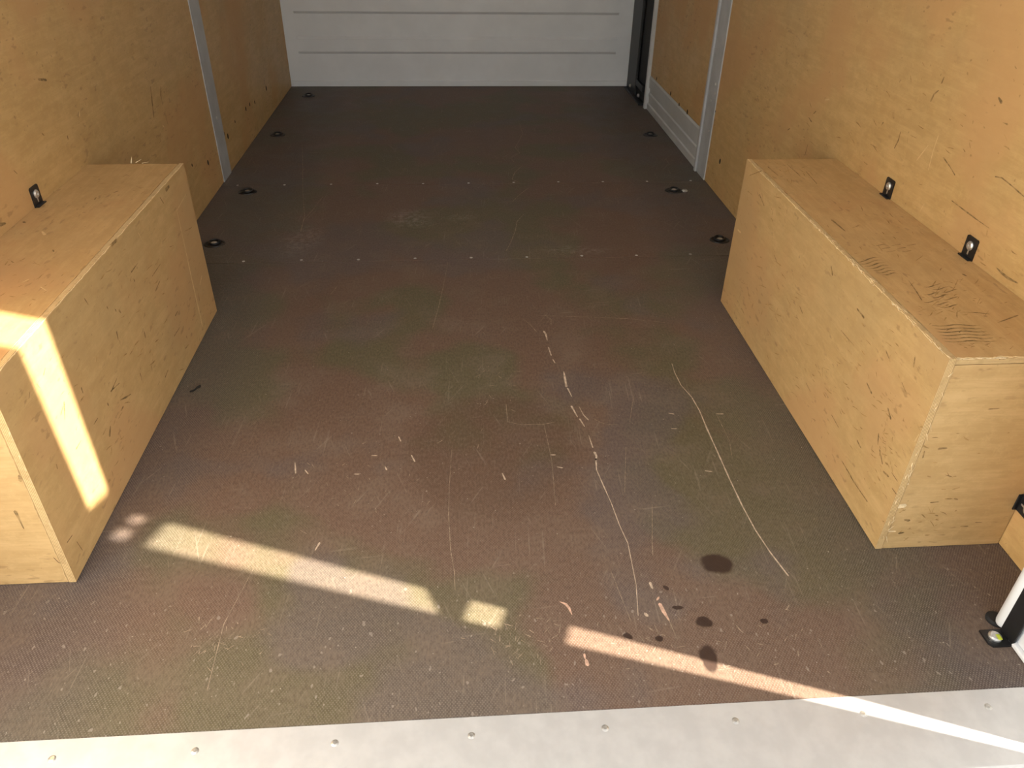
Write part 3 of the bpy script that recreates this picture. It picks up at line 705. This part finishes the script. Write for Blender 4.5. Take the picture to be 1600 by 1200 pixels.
for k in range(22):
    splinter(rbx, (XBR + rs.uniform(0.004, 0.012), BOX_Y0 + 0.0005, rs.uniform(0.02, 0.38)), (rs.uniform(-0.1, 0.5), -0.25, rs.choice((-1, 1))), rs.uniform(0.008, 0.02), rs.uniform(0.0006, 0.0013))
for k in range(16):
    splinter(lbx, (XBL - rs.uniform(0, 0.003), BOX_Y0 + 0.0005, rs.uniform(0.02, 0.38)), (rs.uniform(-0.2, 0.1), -0.1, rs.choice((-1, 1))), rs.uniform(0.006, 0.014), rs.uniform(0.0005, 0.001))
for px, d in (((205, 256), (0.3, 0.1, 1)), ((212, 255), (1, 0.1, 0.5)), ((222, 256), (0.9, 0.1, 0.15))):
    p = surf(px[0], px[1], 1, BOX_Y1 - 0.003); splinter(lbx, p, d, 0.018, 0.0016)

# fine rubs too many to count, worn into the faces in loose clusters
M['scuff_warm'] = plain('warm_rub', (0.40, 0.25, 0.10), 0.7, 0, 0.2, 0.3, 90)
def rubs(parent, o, axis, val, normal, clusters, seed, mat='scuff_warm'):
    rnd = random.Random(seed); bm = bmesh.new()
    for cx, cy, sx, sy, n, ang in clusters:
        for k in range(n):
            x, y = rnd.gauss(cx, sx), rnd.gauss(cy, sy)
            a = ang + rnd.gauss(0, 0.45); L = rnd.uniform(4, 14); c = rnd.uniform(-0.5, 0.5)
            px = [(x + L * f * math.cos(a + c * f), y + L * f * math.sin(a + c * f)) for f in (-0.5, -0.2, 0.2, 0.5)]
            pts = [surf(p, q, axis, val) - o for p, q in px]
            lim = [BOX_Y0 + 0.012, BOX_Y1 - 0.012]
            if axis != 1 and parent.name.startswith(('side', 'top')) and not all(lim[0] < (p + o).y < lim[1] for p in pts): continue
            if parent.name.startswith('side') and not all(0.008 < p.z < BOX_H - 0.008 for p in pts): continue
            if parent.name.startswith('top') and not all(XBR + 0.02 < (p + o).x < XR - 0.01 or XL + 0.01 < (p + o).x < XBL - 0.02 for p in pts): continue
            w = rnd.uniform(0.0006, 0.0022)
            add_ribbon(bm, pts, [w * 0.2, w, w, w * 0.2], normal, 0.00035, 0.35, rnd)
    me = bpy.data.meshes.new('rub_marks'); bm.to_mesh(me); bm.free()
    tag(link('rub_marks', me, mat, parent), kind='stuff')
rubs(rbx[1], rbx[4], 0, XBR, (-1, 0, 0), ((1380, 715, 14, 28, 45, 1.1), (1290, 610, 45, 45, 60, 0.9), (1205, 480, 35, 40, 40, 1.0), (1390, 600, 30, 35, 25, 1.1), (1200, 330, 25, 30, 18, 1.0)), 81)
rubs(rbx[2], rbx[4], 2, BOX_H - 0.0008, (0, 0, 1), ((1470, 465, 35, 30, 60, -0.35), (1360, 385, 40, 30, 40, 0.5), (1500, 530, 40, 16, 40, 0.1), (1240, 275, 30, 12, 16, 0.6)), 82)
rubs(rbx[3], rbx[4], 1, BOX_Y0 + 0.001, (0, -1, 0), ((1430, 815, 25, 14, 22, 0.0), (1500, 720, 40, 60, 18, 0.0)), 83)
rubs(lbx[1], lbx[4], 0, XBL, (1, 0, 0), ((200, 560, 50, 60, 36, 2.1), (240, 430, 35, 50, 24, 2.1), (190, 680, 15, 35, 16, 2.0), (100, 650, 25, 60, 14, 1.9)), 84)
rubs(lbx[2], lbx[4], 2, BOX_H - 0.0008, (0, 0, 1), ((40, 430, 30, 30, 30, -0.5), (190, 290, 40, 12, 16, -0.1)), 85)
rubs(pr1, Z0, 0, XR, (-1, 0, 0), ((1480, 200, 70, 50, 30, 0.6), (1540, 400, 30, 25, 14, 0.7), (1300, 200, 50, 40, 16, 1.2)), 86)

# ------------------------------------------------------------------ angle brackets screwed to the walls
def make_bracket(label):
    root = empty('angle_bracket'); tag(root, label, 'bracket', 'black angle brackets holding the boxes')
    w = 0.034
    prism('wall_plate', [(-w / 2, 0.0), (w / 2, 0.0), (w / 2, 0.038), (w / 2 - 0.003, 0.040), (-w / 2 + 0.003, 0.040), (-w / 2, 0.038)], 0, 0.0004, 0.0030, 'black', root)
    box('foot', (0.0004, -w / 2, 0.0004), (0.010, w / 2, 0.0030), 'black', root, 0.0006)
    sc = lathe('screw', [(0.0088, 0.0028), (0.0088, 0.0042), (0.0066, 0.0064), (0.0030, 0.0066), (0.0026, 0.0050)], 'zinc', root, 20, 0, (0, 0, 0.024))
    box('slot', (0.0030, -0.0018, 0.0070), (0.0034, 0.0018, 0.0150), 'zinc', root, 0.0)
    return root
b1 = make_bracket('small black bracket with round screw on the wall above the sunlit box')
b1.location = (XL, 1.577, BOX_H - 0.0008); b1.rotation_euler = (0, 0, 0)
def place(label, loc, rot):
    c = copy_tree(b1); c['label'] = label; c.location = loc; c.rotation_euler = rot; return c
place('black bracket above the splintered box, nearer the far grey post', (XR, 1.572, BOX_H - 0.0008), (0, 0, math.pi))
place('black bracket above the splintered box, nearer the rear opening', (XR, 1.255, BOX_H - 0.0008), (0, 0, math.pi))
# the third one ties the box end to the wall, low down: foot turned against the end face
c = place('black bracket low beside the near end of the splintered box', (XR, BOX_Y0 + 0.0008, 0.1025),
          Matrix(((-1, 0, 0), (0, 0, -1), (0, -1, 0))).to_euler())

# ------------------------------------------------------------------ recessed lashing rings in the floor
ring_me = torus_mesh('ring', 0.0155, 0.0032)
def make_lash(label):
    root = empty('lashing_ring'); tag(root, label, 'lashing ring', 'lashing rings set in the floor')
    bm = bmesh.new(); seg = 28; prof = [(0.033, 0.0003), (0.032, 0.0022), (0.027, 0.0026), (0.024, 0.0012), (0.020, 0.0008)]
    rows = []
    for r, h in prof:
        rows.append([bm.verts.new((r * math.cos(2 * math.pi * k / seg), r * 0.9 * math.sin(2 * math.pi * k / seg), h)) for k in range(seg)])
    for i in range(len(rows) - 1):
        for k in range(seg): bm.faces.new((rows[i][k], rows[i][(k + 1) % seg], rows[i + 1][(k + 1) % seg], rows[i + 1][k]))
    bm.faces.new(rows[-1]); bm.faces.new(rows[0])
    link('cup', bm_mesh(bm, 'cup', False), 'black', root)
    r = link('ring', ring_me, 'black', root, (0, 0.004, 0.0052)); r.rotation_euler = (0.12, 0, 0)
    lathe('bolt', [(0.0095, 0.0008), (0.0095, 0.0045), (0.0075, 0.0060), (0.003, 0.0060)], 'zinc', root, 14)
    return root
spots = [((-0.757, 2.279), 'black lashing ring in the floor right behind the sunlit box'), ((-0.753, 2.736), 'black lashing ring on the sunlit box side, just before the far floor seam'),
         ((-0.774, 3.441), 'black lashing ring beyond the far seam, along the bracketed left wall'), ((-0.743, 4.123), 'black lashing ring in the floor corner by the white bulkhead'),
         ((0.837, 2.253), 'black lashing ring in the floor right behind the splintered box'), ((0.799, 2.705), 'black lashing ring with a loose bolt head lying beside it'),
         ((0.866, 3.411), 'black lashing ring in the floor beside the side door')]
l0 = None
for (x, y), lab in spots:
    if l0 is None: l0 = make_lash(lab); o = l0
    else: o = copy_tree(l0); o['label'] = lab
    o.location = (x, y, 0.0); o.rotation_euler.z = random.uniform(-0.3, 0.3)
bm = bmesh.new(); add_lathe(bm, [(0.011, 0.0003), (0.011, 0.003), (0.008, 0.006), (0.003, 0.006)], 16)
tag(link('bolt_head', bm_mesh(bm, 'bolt_head'), 'zinc', None, (0.838, 2.698, 0.0)), 'bare bolt head in the floor beside a lashing ring near the far seam', 'bolt')

# ------------------------------------------------------------------ rear corner: white tube and black floor bracket
tube = empty('upright_tube', (0.842, 0.738, 0.0))
tag(tube, 'white upright tube rising beside the black floor bracket', 'tube')
lathe('pipe', [(0.006, 0.004), (0.0105, 0.007), (0.0118, 0.012), (0.0118, 1.20)], 'white', tube, 24, smooth=True)
lathe('collar', [(0.0155, 0.0004), (0.0155, 0.004), (0.012, 0.006)], 'rubber', tube, 24, 2, (-0.002, 0.012, 0))
ab = empty('floor_bracket', (0.834, 0.716, 0.0))
tag(ab, 'tall black steel bracket bolted to the floor at the rear corner', 'bracket')
box('upright', (-0.0005, -0.0165, 0.003), (0.0040, 0.0145, 0.62), 'black', ab, 0.001)
prism('foot', [(-0.034, 0.0145), (0.003, 0.0145), (0.003, -0.0165), (-0.029, -0.0165), (-0.034, -0.010)], 2, 0.0004, 0.0040, 'black', ab)
bt = lathe('bolt', [(0.0100, 0.0038), (0.0100, 0.0068), (0.0075, 0.0088), (0.004, 0.0088)], 'zinc', ab, 18, 2, (-0.018, 0.000, 0))
box('paint_mark', (-0.0185, -0.0085, 0.0070), (-0.0115, 0.0015, 0.0092), 'paintdab', bt, 0.0006)

# ------------------------------------------------------------------ small litter
bm = bmesh.new()
pts = [surf(x, y, 2, 0.0) for x, y in ((297, 614), (304, 612), (309, 608), (314, 606))]
prev = None
for i, p in enumerate(pts):
    w = (0.0018, 0.0022, 0.003, 0.0034)[i]
    ring = [bm.verts.new(p + Vector((0, w * math.cos(a), w + w * math.sin(a) + 0.0003))) for a in (0, 1.57, 3.14, 4.71)]
    if prev:
        for k in range(4): bm.faces.new((prev[k], prev[(k + 1) % 4], ring[(k + 1) % 4], ring[k]))
    else: bm.faces.new(ring)
    prev = ring
bm.faces.new(prev)
tag(link('twig', bm_mesh(bm, 'twig'), 'hole'), 'small dark twig lying on the floor beside the sunlit box', 'twig')
